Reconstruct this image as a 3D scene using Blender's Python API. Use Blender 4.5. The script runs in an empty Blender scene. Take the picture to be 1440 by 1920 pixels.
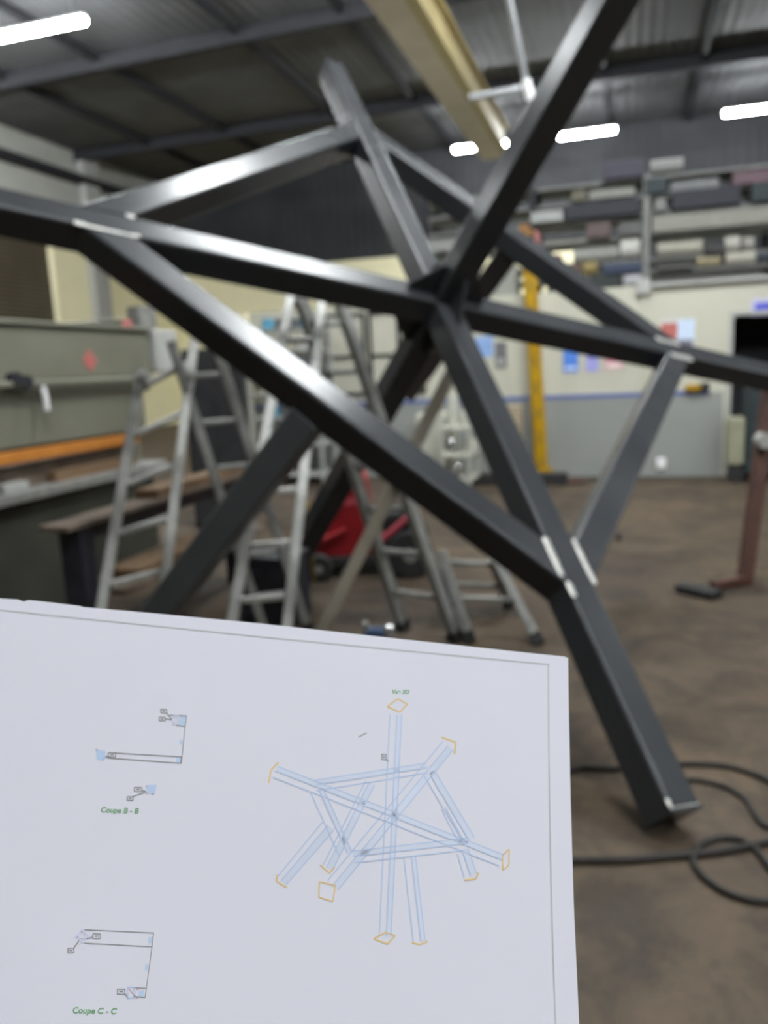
import bpy, bmesh, math, random
from mathutils import Vector as V, Matrix

# ---------------------------------------------------------------- camera, world, exposure
SC = bpy.context.scene
COL = SC.collection
F, EYE = 1480.0, 1.635                       # focal length in pixels of a 1440x1920 frame, eye height
PSI, PITCH, ROLL = math.radians(17.3), math.atan(270 / 1480), 0.045
f0 = V((-math.sin(PSI), math.cos(PSI), 0)); r0 = V((math.cos(PSI), math.sin(PSI), 0)); Z = V((0, 0, 1))
fw = f0 * math.cos(PITCH) - Z * math.sin(PITCH); u0 = f0 * math.sin(PITCH) + Z * math.cos(PITCH)
rt = r0 * math.cos(ROLL) - u0 * math.sin(ROLL); up = r0 * math.sin(ROLL) + u0 * math.cos(ROLL)
EYEP = V((0, 0, EYE))
cam_d = bpy.data.cameras.new('camera'); cam = bpy.data.objects.new('camera', cam_d); COL.objects.link(cam)
M = Matrix.Identity(4)
for i in range(3):
    M[i][0], M[i][1], M[i][2], M[i][3] = rt[i], up[i], -fw[i], EYEP[i]
cam.matrix_world = M
cam_d.sensor_fit = 'HORIZONTAL'; cam_d.sensor_width = 36; cam_d.lens = 36 * F / 1440
cam_d.clip_start = 0.05; cam_d.clip_end = 200
cam_d.dof.use_dof = True; cam_d.dof.focus_distance = 0.365; cam_d.dof.aperture_fstop = 9.5
SC.camera = cam
SC.view_settings.view_transform = 'Standard'; SC.view_settings.look = 'None'
SC.view_settings.gamma = 1; SC.view_settings.use_curve_mapping = False
SC.view_settings.exposure = 1.98
LAMP = 55.0                                   # emission of the tube lamps
w = bpy.data.worlds.new('world'); SC.world = w; w.use_nodes = True
w.node_tree.nodes['Background'].inputs[0].default_value = (0.02, 0.022, 0.025, 1)
w.node_tree.nodes['Background'].inputs[1].default_value = 0.3

def ray(x, y): return fw + rt * ((x - 720) / F) - up * ((y - 960) / F)
def onz(x, y, z=0.0): d = ray(x, y); return EYEP + d * ((z - EYE) / d.z)
def ony(x, y, Y): d = ray(x, y); return EYEP + d * (Y / d.y)
def onx(x, y, X): d = ray(x, y); return EYEP + d * (X / d.x)
def dep(x, y, t): return EYEP + ray(x, y) * t

# ---------------------------------------------------------------- materials
def mat(name, col, rough=0.6, metal=0.0, spec=0.5, col2=None, scale=8.0, bump=0.0, stretch=None, contrast=(0.35, 0.65), detail=4, emit=None, rvar=0.0):
    m = bpy.data.materials.new(name); m.use_nodes = True
    nt = m.node_tree; b = nt.nodes['Principled BSDF']
    b.inputs['Base Color'].default_value = (*col, 1); b.inputs['Roughness'].default_value = rough
    b.inputs['Metallic'].default_value = metal; b.inputs['Specular IOR Level'].default_value = spec
    if emit:
        b.inputs['Emission Color'].default_value = (*emit[0], 1); b.inputs['Emission Strength'].default_value = emit[1]
    if col2 or bump or rvar:
        tc = nt.nodes.new('ShaderNodeTexCoord'); mp = nt.nodes.new('ShaderNodeMapping')
        nt.links.new(tc.outputs['Object'], mp.inputs[0])
        if stretch: mp.inputs['Scale'].default_value = stretch
        n = nt.nodes.new('ShaderNodeTexNoise'); n.inputs['Scale'].default_value = scale; n.inputs['Detail'].default_value = detail
        nt.links.new(mp.outputs[0], n.inputs['Vector'])
        if col2:
            r = nt.nodes.new('ShaderNodeValToRGB')
            r.color_ramp.elements[0].position, r.color_ramp.elements[1].position = contrast
            r.color_ramp.elements[0].color = (*col, 1); r.color_ramp.elements[1].color = (*col2, 1)
            nt.links.new(n.outputs[0], r.inputs[0]); nt.links.new(r.outputs[0], b.inputs['Base Color'])
        if rvar:
            mr = nt.nodes.new('ShaderNodeMapRange'); mr.inputs['From Min'].default_value = 0.3; mr.inputs['From Max'].default_value = 0.7
            mr.inputs['To Min'].default_value = rough - rvar; mr.inputs['To Max'].default_value = rough + rvar
            nt.links.new(n.outputs[0], mr.inputs[0]); nt.links.new(mr.outputs[0], b.inputs['Roughness'])
        if bump:
            bp = nt.nodes.new('ShaderNodeBump'); bp.inputs['Strength'].default_value = bump; bp.inputs['Distance'].default_value = 0.01
            nt.links.new(n.outputs[0], bp.inputs['Height']); nt.links.new(bp.outputs[0], b.inputs['Normal'])
    return m

def floor_mat():
    m = mat('stained_concrete', (0.12, 0.1, 0.09), 0.6, spec=0.15)
    nt = m.node_tree; b = nt.nodes['Principled BSDF']; L = nt.links
    tc = nt.nodes.new('ShaderNodeTexCoord')
    def noise(s, d, rough=0.6, dist=0.0):
        n = nt.nodes.new('ShaderNodeTexNoise'); n.inputs['Scale'].default_value = s; n.inputs['Detail'].default_value = d
        n.inputs['Roughness'].default_value = rough; n.inputs['Distortion'].default_value = dist
        L.new(tc.outputs['Object'], n.inputs['Vector']); return n
    def ramp(src, p0, p1, c0, c1):
        r = nt.nodes.new('ShaderNodeValToRGB'); e = r.color_ramp.elements
        e[0].position, e[1].position = p0, p1; e[0].color = (*c0, 1); e[1].color = (*c1, 1)
        L.new(src.outputs[0], r.inputs[0]); return r
    def mix(kind, a, bb, f=1.0):
        x = nt.nodes.new('ShaderNodeMixRGB'); x.blend_type = kind; x.inputs[0].default_value = f
        L.new(a.outputs[0], x.inputs[1]); L.new(bb.outputs[0], x.inputs[2]); return x
    base = ramp(noise(0.9, 6, 0.6, 0.6), 0.38, 0.62, (0.070, 0.053, 0.039), (0.104, 0.076, 0.050))
    dirt = ramp(noise(2.6, 8, 0.65, 1.2), 0.38, 0.56, (0.48, 0.53, 0.6), (1, 1, 1))
    fine = ramp(noise(22, 6, 0.7), 0.3, 0.7, (0.85, 0.84, 0.84), (1.1, 1.1, 1.1))
    o = mix('MULTIPLY', mix('MULTIPLY', base, dirt, 0.85), fine)
    L.new(o.outputs[0], b.inputs['Base Color'])
    bp = nt.nodes.new('ShaderNodeBump'); bp.inputs['Strength'].default_value = 0.15; bp.inputs['Distance'].default_value = 0.004
    L.new(noise(40, 5).outputs[0], bp.inputs['Height']); L.new(bp.outputs[0], b.inputs['Normal'])
    return m

def sheet_mat(name, c1, c2, axis, period):
    """corrugated cladding: wave bump across one axis"""
    m = mat(name, c1, 0.7, spec=0.2); nt = m.node_tree; b = nt.nodes['Principled BSDF']; L = nt.links
    tc = nt.nodes.new('ShaderNodeTexCoord'); wv = nt.nodes.new('ShaderNodeTexWave')
    wv.bands_direction = axis; wv.inputs['Scale'].default_value = 0.314 / period * 1.0
    L.new(tc.outputs['Object'], wv.inputs['Vector'])
    bp = nt.nodes.new('ShaderNodeBump'); bp.inputs['Strength'].default_value = 0.6; bp.inputs['Distance'].default_value = 0.03
    L.new(wv.outputs[1], bp.inputs['Height']); L.new(bp.outputs[0], b.inputs['Normal'])
    n = nt.nodes.new('ShaderNodeTexNoise'); n.inputs['Scale'].default_value = 0.8; L.new(tc.outputs['Object'], n.inputs['Vector'])
    r = nt.nodes.new('ShaderNodeValToRGB'); r.color_ramp.elements[0].color = (*c1, 1); r.color_ramp.elements[1].color = (*c2, 1)
    r.color_ramp.elements[0].position = 0.35; r.color_ramp.elements[1].position = 0.65
    L.new(n.outputs[0], r.inputs[0]); L.new(r.outputs[0], b.inputs['Base Color'])
    return m

MT = {}
MT['floor'] = floor_mat()
MT['roof'] = sheet_mat('dark_roof_sheet', (0.085, 0.086, 0.09), (0.11, 0.111, 0.116), 'X', 0.25)
MT['rafter'] = mat('dark_roof_steel', (0.022, 0.022, 0.026), 0.8, spec=0.2, col2=(0.028, 0.028, 0.032))
MT['wall_grey'] = mat('pale_wall', (0.36, 0.36, 0.33), 0.8, col2=(0.42, 0.42, 0.39), scale=1.2)
MT['wall_dark'] = sheet_mat('dark_wall_sheet', (0.03, 0.031, 0.034), (0.04, 0.041, 0.045), 'X', 0.3)
MT['cream'] = mat('cream_paint', (0.86, 0.80, 0.53), 0.7, col2=(0.9, 0.84, 0.56), scale=1.5)
MT['white_wall'] = mat('white_office_paint', (0.46, 0.45, 0.37), 0.65, col2=(0.51, 0.50, 0.41), scale=1.1)
MT['dado'] = mat('grey_dado_paint', (0.245, 0.255, 0.24), 0.6, col2=(0.27, 0.28, 0.265), scale=1.6)
MT['blue_line'] = mat('blue_stripe', (0.10, 0.14, 0.34), 0.6)
MT['brown_door'] = sheet_mat('brown_shutter', (0.07, 0.056, 0.038), (0.085, 0.07, 0.048), 'Z', 0.12)
MT['pillar'] = mat('grey_pillar_paint', (0.36, 0.36, 0.34), 0.7, col2=(0.4, 0.4, 0.38))
MT['black'] = mat('black_paint', (0.012, 0.012, 0.013), 0.6, col2=(0.02, 0.02, 0.02))
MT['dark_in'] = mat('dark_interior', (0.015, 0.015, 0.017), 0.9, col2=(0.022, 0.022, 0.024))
MT['steel'] = mat('mill_scale_steel', (0.036, 0.038, 0.042), 0.24, metal=0.0, spec=0.26, col2=(0.048, 0.051, 0.055), scale=2.0, contrast=(0.3, 0.7), detail=6, bump=0.008, rvar=0.02)
MT['leg_steel_lit'] = mat('steel_lightened_for_legs', (0.075, 0.080, 0.086), 0.32, spec=0.26, col2=(0.095, 0.101, 0.107), scale=2.0, detail=6, bump=0.008)  # frame steel lightened to stand in for light missing on the legs
MT['ground'] = mat('ground_bright_steel', (0.42, 0.42, 0.40), 0.35, metal=0.55, col2=(0.55, 0.54, 0.5), scale=30, bump=0.3)
MT['alu'] = mat('aluminium', (0.44, 0.44, 0.415), 0.42, metal=0.4, col2=(0.54, 0.54, 0.51), scale=12)
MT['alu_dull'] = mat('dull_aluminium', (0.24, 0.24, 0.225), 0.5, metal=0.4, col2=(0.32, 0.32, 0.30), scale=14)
MT['rubber'] = mat('black_rubber', (0.012, 0.012, 0.012), 0.75, col2=(0.02, 0.02, 0.02))
MT['hose'] = mat('dark_hose_rubber', (0.024, 0.022, 0.02), 0.7, spec=0.25, col2=(0.034, 0.031, 0.028), scale=20)
MT['crane'] = mat('faded_yellow_girder', (0.42, 0.34, 0.16), 0.55, col2=(0.48, 0.4, 0.2), scale=2)
MT['crane_under'] = mat('girder_shaded_underside', (0.60, 0.53, 0.45), 0.6, col2=(0.66, 0.59, 0.5), scale=2)  # girder colour turned brown for the shade and floor light underneath
MT['pipe'] = mat('grey_pipe', (0.28, 0.29, 0.30), 0.45, metal=0.4, col2=(0.33, 0.34, 0.35))
MT['cream_steel'] = mat('cream_steel', (.40, .40, .34), .5, col2=(.46, .46, .39))
MT['rack_steel'] = mat('worn_rack_steel', (.11, .11, .105), .6, col2=(.16, .16, .15))
MT['pipe_white'] = mat('white_sleeve', (0.8, 0.8, 0.8), 0.4, col2=(0.85, 0.85, 0.85))
MT['press'] = mat('grey_green_machine_paint', (0.15, 0.15, 0.11), 0.5, col2=(0.17, 0.17, 0.128), scale=2.0)
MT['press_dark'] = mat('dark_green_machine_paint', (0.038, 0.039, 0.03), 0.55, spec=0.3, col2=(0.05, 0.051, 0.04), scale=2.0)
MT['orange'] = mat('orange_guard', (0.42, 0.15, 0.02), 0.5, col2=(0.5, 0.19, 0.03), scale=5)
MT['plank'] = mat('worn_timber', (0.13, 0.078, 0.042), 0.7, col2=(0.20, 0.125, 0.065), scale=6, stretch=(8, 0.6, 8))
MT['bench_top'] = mat('rusty_brown_plate', (0.10, 0.075, 0.055), 0.6, col2=(0.15, 0.115, 0.085), scale=5)
MT['bench_leg'] = mat('dark_blue_leg', (0.018, 0.019, 0.028), 0.5, col2=(0.03, 0.03, 0.04))
MT['red_dec'] = mat('red_mark', (0.42, 0.10, 0.09), 0.6, col2=(0.48, 0.15, 0.13), scale=30)
MT['red'] = mat('red_paint', (0.22, 0.006, 0.010), 0.45, col2=(0.30, 0.010, 0.015), scale=5)
MT['pink'] = mat('red_handle', (0.42, 0.05, 0.08), 0.45, col2=(0.5, 0.08, 0.1))
MT['yellow'] = mat('yellow_paint', (0.42, 0.25, 0.004), 0.5, spec=0.2, col2=(0.34, 0.19, 0.006), scale=9)
MT['ochre_slot'] = mat('dark_ochre', (.16, .10, .01), .6, col2=(.22, .14, .012))
MT['rust'] = mat('red_oxide_steel', (0.055, 0.02, 0.013), 0.6, col2=(0.085, 0.034, 0.022), scale=9)
MT['wood_prop'] = mat('grey_beige_bar', (0.20, 0.18, 0.14), 0.6, col2=(0.27, 0.24, 0.19), scale=6)
MT['blue_tool'] = mat('blue_metal', (0.05, 0.09, 0.17), 0.3, metal=0.5, col2=(0.09, 0.14, 0.24), scale=20)
MT['chrome'] = mat('bright_metal', (0.7, 0.7, 0.7), 0.2, metal=0.9, col2=(0.8, 0.8, 0.8))
MT['lamp'] = mat('lamp_tube', (0.9, 0.9, 0.9), 0.4, emit=((0.95, 0.99, 1.0), LAMP))
MT['lamp_body'] = mat('lamp_housing', (0.7, 0.7, 0.7), 0.5, col2=(0.75, 0.75, 0.75))
MT['paper'] = mat('white_paper', (0.715, 0.71, 0.785), 0.85, spec=0.15, col2=(0.73, 0.725, 0.80), scale=6)
def flat(name, c, r=0.6): return mat(name, c, r, col2=tuple(min(1, k * 1.15) for k in c), scale=10)
MT['ink_frame'] = flat('grey_frame_ink', (0.46, 0.47, 0.47))
MT['ink_blue'] = flat('blue_ink', (0.46, 0.55, 0.73))
MT['ink_tint'] = flat('pale_tint_ink', (0.60, 0.64, 0.755))
MT['ink_lilac'] = flat('lilac_ink', (0.57, 0.60, 0.74))
MT['ink_orange'] = flat('orange_ink', (0.72, 0.52, 0.24))
MT['ink_grey'] = flat('grey_ink', (0.25, 0.25, 0.25))
MT['ink_green'] = flat('green_ink', (0.16, 0.36, 0.16))
MT['ink_red'] = flat('red_ink', (0.62, 0.36, 0.42))

# ---------------------------------------------------------------- mesh helpers
class MB:
    def __init__(s): s.v = []; s.f = []
    def add(s, vs, fs):
        o = len(s.v); s.v += [V(p) for p in vs]; s.f += [tuple(i + o for i in f) for f in fs]; return s
    def box(s, lo, hi):
        x0, y0, z0 = lo; x1, y1, z1 = hi
        return s.add([(x0, y0, z0), (x1, y0, z0), (x1, y1, z0), (x0, y1, z0), (x0, y0, z1), (x1, y0, z1), (x1, y1, z1), (x0, y1, z1)],
                     [(0, 3, 2, 1), (4, 5, 6, 7), (0, 1, 5, 4), (1, 2, 6, 5), (2, 3, 7, 6), (3, 0, 4, 7)])
    def loop_ext(s, loops, closed_ends=True):
        n = len(loops[0]); vs = [p for l in loops for p in l]; fs = []
        for k in range(len(loops) - 1):
            for i in range(n):
                j = (i + 1) % n; fs.append((k * n + i, k * n + j, (k + 1) * n + j, (k + 1) * n + i))
        if closed_ends:
            fs.append(tuple(range(n))[::-1]); fs.append(tuple((len(loops) - 1) * n + i for i in range(n)))
        return s.add(vs, fs)
    def bar(s, p0, p1, wx, wy, side=None, r=0.0, seg=3, ends=True):
        """rectangular section from p0 to p1, wx across 'side', wy across the third axis, corner radius r"""
        p0, p1 = V(p0), V(p1); d = (p1 - p0).normalized()
        a = V(side) if side is not None else (Z if abs(d.z) < 0.9 else V((1, 0, 0)))
        a = (a - d * a.dot(d)).normalized(); b = d.cross(a)
        prof = []
        if r <= 0: prof = [(-wx / 2, -wy / 2), (wx / 2, -wy / 2), (wx / 2, wy / 2), (-wx / 2, wy / 2)]
        else:
            for cx, cy, a0 in ((-1, -1, 180), (1, -1, 270), (1, 1, 0), (-1, 1, 90)):
                for k in range(seg + 1):
                    t = math.radians(a0 + 90 * k / seg)
                    prof.append((cx * (wx / 2 - r) + r * math.cos(t), cy * (wy / 2 - r) + r * math.sin(t)))
        return s.loop_ext([[p + a * x + b * y for x, y in prof] for p in (p0, p1)], ends)
    def tube(s, pts, r, n=10):
        pts = [V(p) for p in pts]; loops = []; prev = None
        for i, p in enumerate(pts):
            d = (pts[min(i + 1, len(pts) - 1)] - pts[max(i - 1, 0)]).normalized()
            a = prev if prev is not None else (Z if abs(d.z) < 0.9 else V((1, 0, 0)))
            a = (a - d * a.dot(d)).normalized(); prev = a; b = d.cross(a)
            rr = r[i] if isinstance(r, (list, tuple)) else r
            loops.append([p + (a * math.cos(2 * math.pi * k / n) + b * math.sin(2 * math.pi * k / n)) * rr for k in range(n)])
        return s.loop_ext(loops)
    def prism(s, poly, off):
        off = V(off); poly = [V(p) for p in poly]
        return s.loop_ext([poly, [p + off for p in poly]])
    def quad(s, *p): return s.add(p, [tuple(range(len(p)))])

def obj(name, mb, m, parent=None, origin=None, smooth=None, bevel=0.0):
    """one mesh object; points are in the parent's space (or world minus origin)"""
    me = bpy.data.meshes.new(name); o0 = V(origin) if origin is not None else V((0, 0, 0))
    if parent is not None and origin is None and 'base' in parent.keys(): o0 = V(parent['base'])
    me.from_pydata([p - o0 for p in mb.v], [], mb.f); me.update()
    bm = bmesh.new(); bm.from_mesh(me); bmesh.ops.recalc_face_normals(bm, faces=bm.faces); bm.to_mesh(me); bm.free()
    me.materials.append(MT[m] if isinstance(m, str) else m)
    o = bpy.data.objects.new(name, me); COL.objects.link(o)
    if parent is not None: o.parent = parent
    elif origin is not None: o.location = o0
    if smooth:
        me.shade_smooth(); me.set_sharp_from_angle(angle=math.radians(smooth))
        if smooth == 35: wn = o.modifiers.new('flat_faces', 'WEIGHTED_NORMAL'); wn.keep_sharp = True; wn.weight = 100
    if bevel:
        b = o.modifiers.new('bevel', 'BEVEL'); b.width = bevel; b.segments = 2; b.limit_method = 'ANGLE'
    return o
def tag(o, label, cat, group=None, kind=None):
    if label: o['label'] = label
    if cat: o['category'] = cat
    if group: o['group'] = group
    if kind: o['kind'] = kind
    return o
def thing(name, label, cat, base, group=None):
    o = bpy.data.objects.new(name, None); COL.objects.link(o); o.location = V(base); o['base'] = tuple(base)
    o.empty_display_size = 0.1
    return tag(o, label, cat, group)
def single(name, mb, m, label, cat, group=None, smooth=None, bevel=0.0):
    lo = V((min(p.x for p in mb.v), min(p.y for p in mb.v), min(p.z for p in mb.v)))
    hi = V((max(p.x for p in mb.v), max(p.y for p in mb.v), max(p.z for p in mb.v)))
    return tag(obj(name, mb, m, None, ((lo.x + hi.x) / 2, (lo.y + hi.y) / 2, lo.z), smooth, bevel), label, cat, group)
def struct(name, mb, m, **k):
    o = obj(name, mb, m, **k); o['kind'] = 'structure'; return o
def catmull(pts, n=8):
    pts = [V(p) for p in pts]; P = [pts[0] * 2 - pts[1]] + pts + [pts[-1] * 2 - pts[-2]]; out = []
    for i in range(1, len(P) - 2):
        for k in range(n):
            t = k / n; a, b, c, d = P[i - 1], P[i], P[i + 1], P[i + 2]
            out.append(0.5 * ((2 * b) + (c - a) * t + (2 * a - 5 * b + 4 * c - d) * t * t + (3 * b - a - 3 * c + d) * t ** 3))
    return out + [pts[-1]]

# ---------------------------------------------------------------- the hall
XL, XR, YB, YF = -15.5, 12.0, 26.0, -10.0
EAVE, SLOPE, RIDGE = 8.25, 0.012, -1.5
def roof_z(x): return EAVE + SLOPE * (min(x, 2 * RIDGE - x) - XL)
struct('floor', MB().box((XL - .3, YF - .3, -0.2), (XR + .3, YB + .3, 0)), 'floor')
c = MB()
xs = [XL - .3, RIDGE, XR + .3]; zs = [roof_z(XL) - .01, roof_z(RIDGE), roof_z(XR)]
c.prism([(xs[0], YF - .3, zs[0]), (xs[1], YF - .3, zs[1]), (xs[2], YF - .3, zs[2]), (xs[2], YF - .3, zs[2] + .15), (xs[1], YF - .3, zs[1] + .15), (xs[0], YF - .3, zs[0] + .15)], (0, YB - YF + .6, 0))
struct('ceiling', c, 'roof')
# left wall with the shutter opening (y 7.5..DY1)
DY1 = onx(110, 600, XL).y; DZ1 = 6.1
lw = MB().box((XL - .25, YF, 0), (XL, 7.0, 8.5)).box((XL - .25, 7.0, DZ1), (XL, DY1, 8.5)).box((XL - .25, DY1, 0), (XL, YB, 8.5))
struct('wall_left', lw, 'wall_grey')
struct('door_1', MB().box((XL - .2, 7.0, 0), (XL - .1, DY1, DZ1)), 'brown_door')
fr = MB().box((XL - .1, DY1 - .02, 0), (XL + .08, DY1 + .16, DZ1 + .12)).box((XL - .1, 6.85, DZ1), (XL + .08, DY1 + .16, DZ1 + .14))
struct('trim_1', fr, 'cream')
struct('wall_back', MB().box((XL - .25, YB, 0), (XR + .25, YB + .25, 9.2)), 'wall_dark')
struct('wall_right', MB().box((XR, YF, 0), (XR + .25, YB, 8.6)), 'wall_dark')
struct('wall_front', MB().box((XL - .25, YF - .25, 0), (XR + .25, YF, 9.2)), 'wall_dark')
# cream lining on the lower back part of the left wall, and the pillar in the corner
struct('trim_2', MB().box((XL, DY1 + .16, 0), (XL + .06, YB, 6.3)), 'cream')
struct('trim_3', MB().box((XL, YB - .12, 0), (-1.0, YB, 5.2)), 'cream')
pil = onx(196, 560, XL + .3)
struct('trim_4', MB().box((XL + .06, pil.y - .35, 0), (XL + .3, pil.y + .35, 8.2)), 'pillar')
# crane runway ledge on the left wall
struct('trim_5', MB().box((XL, YF, 7.32), (XL + .35, YB, 7.52)).box((XL, YF, 7.52), (XL + .1, YB, 7.6)), 'rafter')
# rafters (across the hall) and purlins (along it)
n = 6
for y in (-6.5, -1.0, 4.5, 10.0, 15.5, 21.0):
    r = MB()
    for a, b in ((XL, RIDGE), (RIDGE, XR)):
        za, zb = roof_z(a), roof_z(b)
        r.prism([(a, y - .09, za - .02), (b, y - .09, zb - .02), (b, y - .09, zb - .3), (a, y - .09, za - .3)], (0, .18, 0))
    struct('trim_%d' % n, r, 'rafter'); n += 1
for x in (-13, -10.6, -7.4, -5.2, -0.6, 1.6, 3.8, 6.0, 8.2, 10.4):
    zz = roof_z(x)
    struct('trim_%d' % n, MB().box((x - .06, YF, zz - .17), (x + .06, YB, zz - .02)), 'rafter'); n += 1

# ---------------------------------------------------------------- the white office block
OY = 11.4
ox0 = ony(425, 600, OY).x; dx0 = ony(1374, 640, OY).x; dx1 = dx0 + 1.05; ox1 = 6.5
OZ = ony(1285, 530, OY).z; DZ = ony(1410, 590, OY).z; LED = ony(1150, 741, OY).z
ow = MB().box((ox0, OY, LED), (dx0, OY + .15, OZ)).box((dx1, OY, 0), (ox1, OY + .15, OZ)).box((dx0, OY, DZ), (dx1, OY + .15, OZ))
ow.box((ox0, OY + .15, OZ - .15), (ox1, OY + 3.5, OZ)).box((ox0, OY + .15, 0), (ox0 + .15, OY + 3.5, OZ - .15))
struct('wall_office', ow, 'white_wall')
struct('trim_30', MB().box((ox0, OY, .0), (dx0 - .28, OY + .15, LED)).box((ox0, OY - .012, 0), (dx0 - .28, OY, LED - .02)), 'dado')
struct('trim_31', MB().box((ox0, OY - .02, LED - .03), (dx0 - .28, OY, LED + .025)), 'blue_line')
struct('trim_32', MB().box((dx0 - .28, OY - .03, 0), (dx0 - .1, OY + .15, LED)), 'dado')                   # upright at the end of the dado
struct('trim_33', MB().box((dx0 - .1, OY, 0), (dx0, OY + .15, LED)), 'white_wall')
struct('trim_34', MB().box((dx0 - .05, OY - .03, 0), (dx0, OY + .02, DZ + .05)).box((dx0, OY - .03, DZ), (dx1 + .05, OY + .02, DZ + .05)).box((dx1, OY - .03, 0), (dx1 + .05, OY + .02, DZ)), 'pillar')
struct('door_2', MB().box((dx0, OY + .9, 0), (dx1, OY + .95, DZ)), 'dark_in')                               # dark doorway: near-black panel set back, standing in for the unlit interior
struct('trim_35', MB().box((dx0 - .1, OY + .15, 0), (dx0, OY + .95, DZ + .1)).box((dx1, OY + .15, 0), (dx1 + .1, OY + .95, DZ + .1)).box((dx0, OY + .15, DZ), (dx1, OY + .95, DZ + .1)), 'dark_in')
p0 = ony(1205, 545, OY)
struct('trim_36', MB().box((p0.x, OY - .05, LED + .08), (p0.x + .06, OY, p0.z)), 'white_wall')             # pale upright duct
c0 = ony(425, 560, OY)
struct('trim_37', MB().box((ox0, OY - .1, 0), (ox0 + .38, OY, OZ)), 'cream')
# conduit with junction box near the top of the wall
t = thing('wall_conduit', 'pale conduit with a junction box along the top of the white office wall', 'conduit', ony(1215, 540, OY - .04))
a, b = ony(1205, 537, OY - .05), ony(1215, 536, OY - .05)
obj('pipe', MB().tube([(a.x, OY - .05, a.z - .0), (a.x + 2.6, OY - .05, a.z)], .03), 'pillar', t, smooth=40)
obj('junction_box', MB().box((a.x - .08, OY - .1, a.z - .1), (a.x + .1, OY, a.z + .1)), 'pillar', t, bevel=.01)

# ---------------------------------------------------------------- tube lamps
def lamp(x0, y, z, label, group=None, ln=1.5):
    t = thing('tube_lamp', label, 'ceiling lamp', (x0 + ln / 2, y, z), group)
    zt = min(roof_z(x0 + .2), roof_z(x0 + ln - .2))
    obj('housing', MB().box((x0, y - .06, z + .035), (x0 + ln, y + .06, z + .085)), 'lamp_body', t, bevel=.008)
    obj('diffuser', MB().tube([(x0 + .03, y, z), (x0 + ln - .03, y, z)], .075, 12), 'lamp', t, smooth=40)
    for k in (.25, ln - .25):
        obj('hanger', MB().tube([(x0 + k, y, z + .085), (x0 + k, y, zt - .01)], .008, 6), 'pipe', t)
    return t
LZ = 7.5
lamp(-10.6, 12.3, LZ, 'lit tube lamp at the top left under the dark roof', ln=2.0)
lamp(-1.83, 23.0, LZ, 'lit tube lamp hanging just right of the leaning mast, seen whole')
lamp(2.22, 22.8, LZ, 'lit tube lamp at the right edge above the loaded storage racks')
lamp(-4.68, 23.0, LZ, 'lit tube lamp partly hidden behind the yellow crane girder')
hid = 'unseen lit tube lamp under the roof, from a set partly added for light'
G = 'tube lamps above the picture'
for x, y in ((-5.7, 12.35), (-1.2, 12.3), (9.5, 12.3), (-2.1, 6.55), (-.4, 6.25), (-.4, 6.8), (-.4, .6), (-.4, 2.3), (-8.0, 5.55), (5.6, 3.4), (8.4, 4.0), (3.3, .2), (5.2, -.4), (2.2, -2.2), (-12.6, 12.3), (-15.3, 14), (-13.8, 7.2)):  # glow and reflections place some; the rest are added to brighten leg, paper, walls
    lamp(x, y, LZ, hid, G)

# ---------------------------------------------------------------- overhead crane girder, pipes under the roof
t = thing('crane_girder', 'long faded yellow crane girder running away under the roof', 'crane girder', (-3.1, 9, 6.5))
gy0, gy1 = -9, 20.4
obj('underside', MB().box((-3.42, gy0, 6.5), (-2.85, gy1, 6.53)), 'crane_under', t)
obj('web', MB().box((-3.38, gy0, 6.53), (-2.9, gy1, 7.15)), 'crane', t)
obj('flange', MB().box((-2.9, gy0, 6.47), (-2.72, gy1, 6.53)), 'crane', t)
obj('top_plate', MB().box((-3.44, gy0, 7.15), (-2.78, gy1, 7.19)), 'crane', t)
a, b, c2 = dep(948, -30, 11.0), dep(985, 150, 11.6), dep(996, 186, 11.7)
t = thing('hanging_pipe', 'thin grey pipe with a white sleeve at its end, beside the crane girder', 'pipe', tuple(c2))
top = a + (a - b).normalized() * 3.0
obj('pipe', MB().tube([top, b], .05, 10), 'pipe', t, smooth=40)
obj('sleeve', MB().tube([b, c2], .07, 10), 'pipe_white', t, smooth=40)
a, b = dep(880, 183, 11.75), dep(976, 167, 11.75)
single('cross_pipe', MB().tube([a, b], .055, 10), 'pipe', 'short level grey pipe joining the girder to the hanging pipe', 'pipe', smooth=40)

# ---------------------------------------------------------------- storage racks on top of the office
RY = OY + .25
lev = [OZ, ony(1300, 503, RY).z, ony(1300, 478, RY).z, ony(1300, 432, RY).z, ony(1300, 392, RY).z, ony(1300, 358, RY).z, ony(1300, 322, RY).z]
rx = [ony(p, 480, RY).x for p in (800, 1000, 1211, 1450)]
t = thing('storage_rack', 'tall grey storage rack full of stock on top of the white office', 'rack', ((rx[0] + rx[-1]) / 2, RY, OZ))
for k, x in enumerate(rx):
    for yy in (RY, RY + .75):
        obj('upright', MB().box((x - .045, yy - .04, OZ), (x + .045, yy + .04, lev[6] + .02)), 'rack_steel' if k == 2 else 'rafter', t)
for z in lev[1:]:
    obj('shelf', MB().box((rx[0] - .05, RY + .0, z - .035), (rx[-1] + .05, RY + .75, z)), 'rack_steel', t)
def stock(name, px, h, lv, col, label, cat, group=None, round_=False, rough=.7):
    """px = (x0, x1) picture extent, h = height in metres, lv = shelf level"""
    x0 = ony(px[0], 440, RY).x; x1 = ony(px[1], 440, RY).x; z = lev[lv] + .004
    m = flat('stock_' + name, tuple(k * .58 for k in col), rough); mb = MB(); yy = RY - .05
    if round_:
        mb.tube([(x0, yy + h / 2, z + h / 2), (x1, yy + h / 2, z + h / 2)], h / 2, 14); return single(name, mb, m, label, cat, group, smooth=40)
    mb.box((x0, yy - .02, z), (x1, yy + .5, z + h)); return single(name, mb, m, label, cat, group, bevel=.012)
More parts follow.
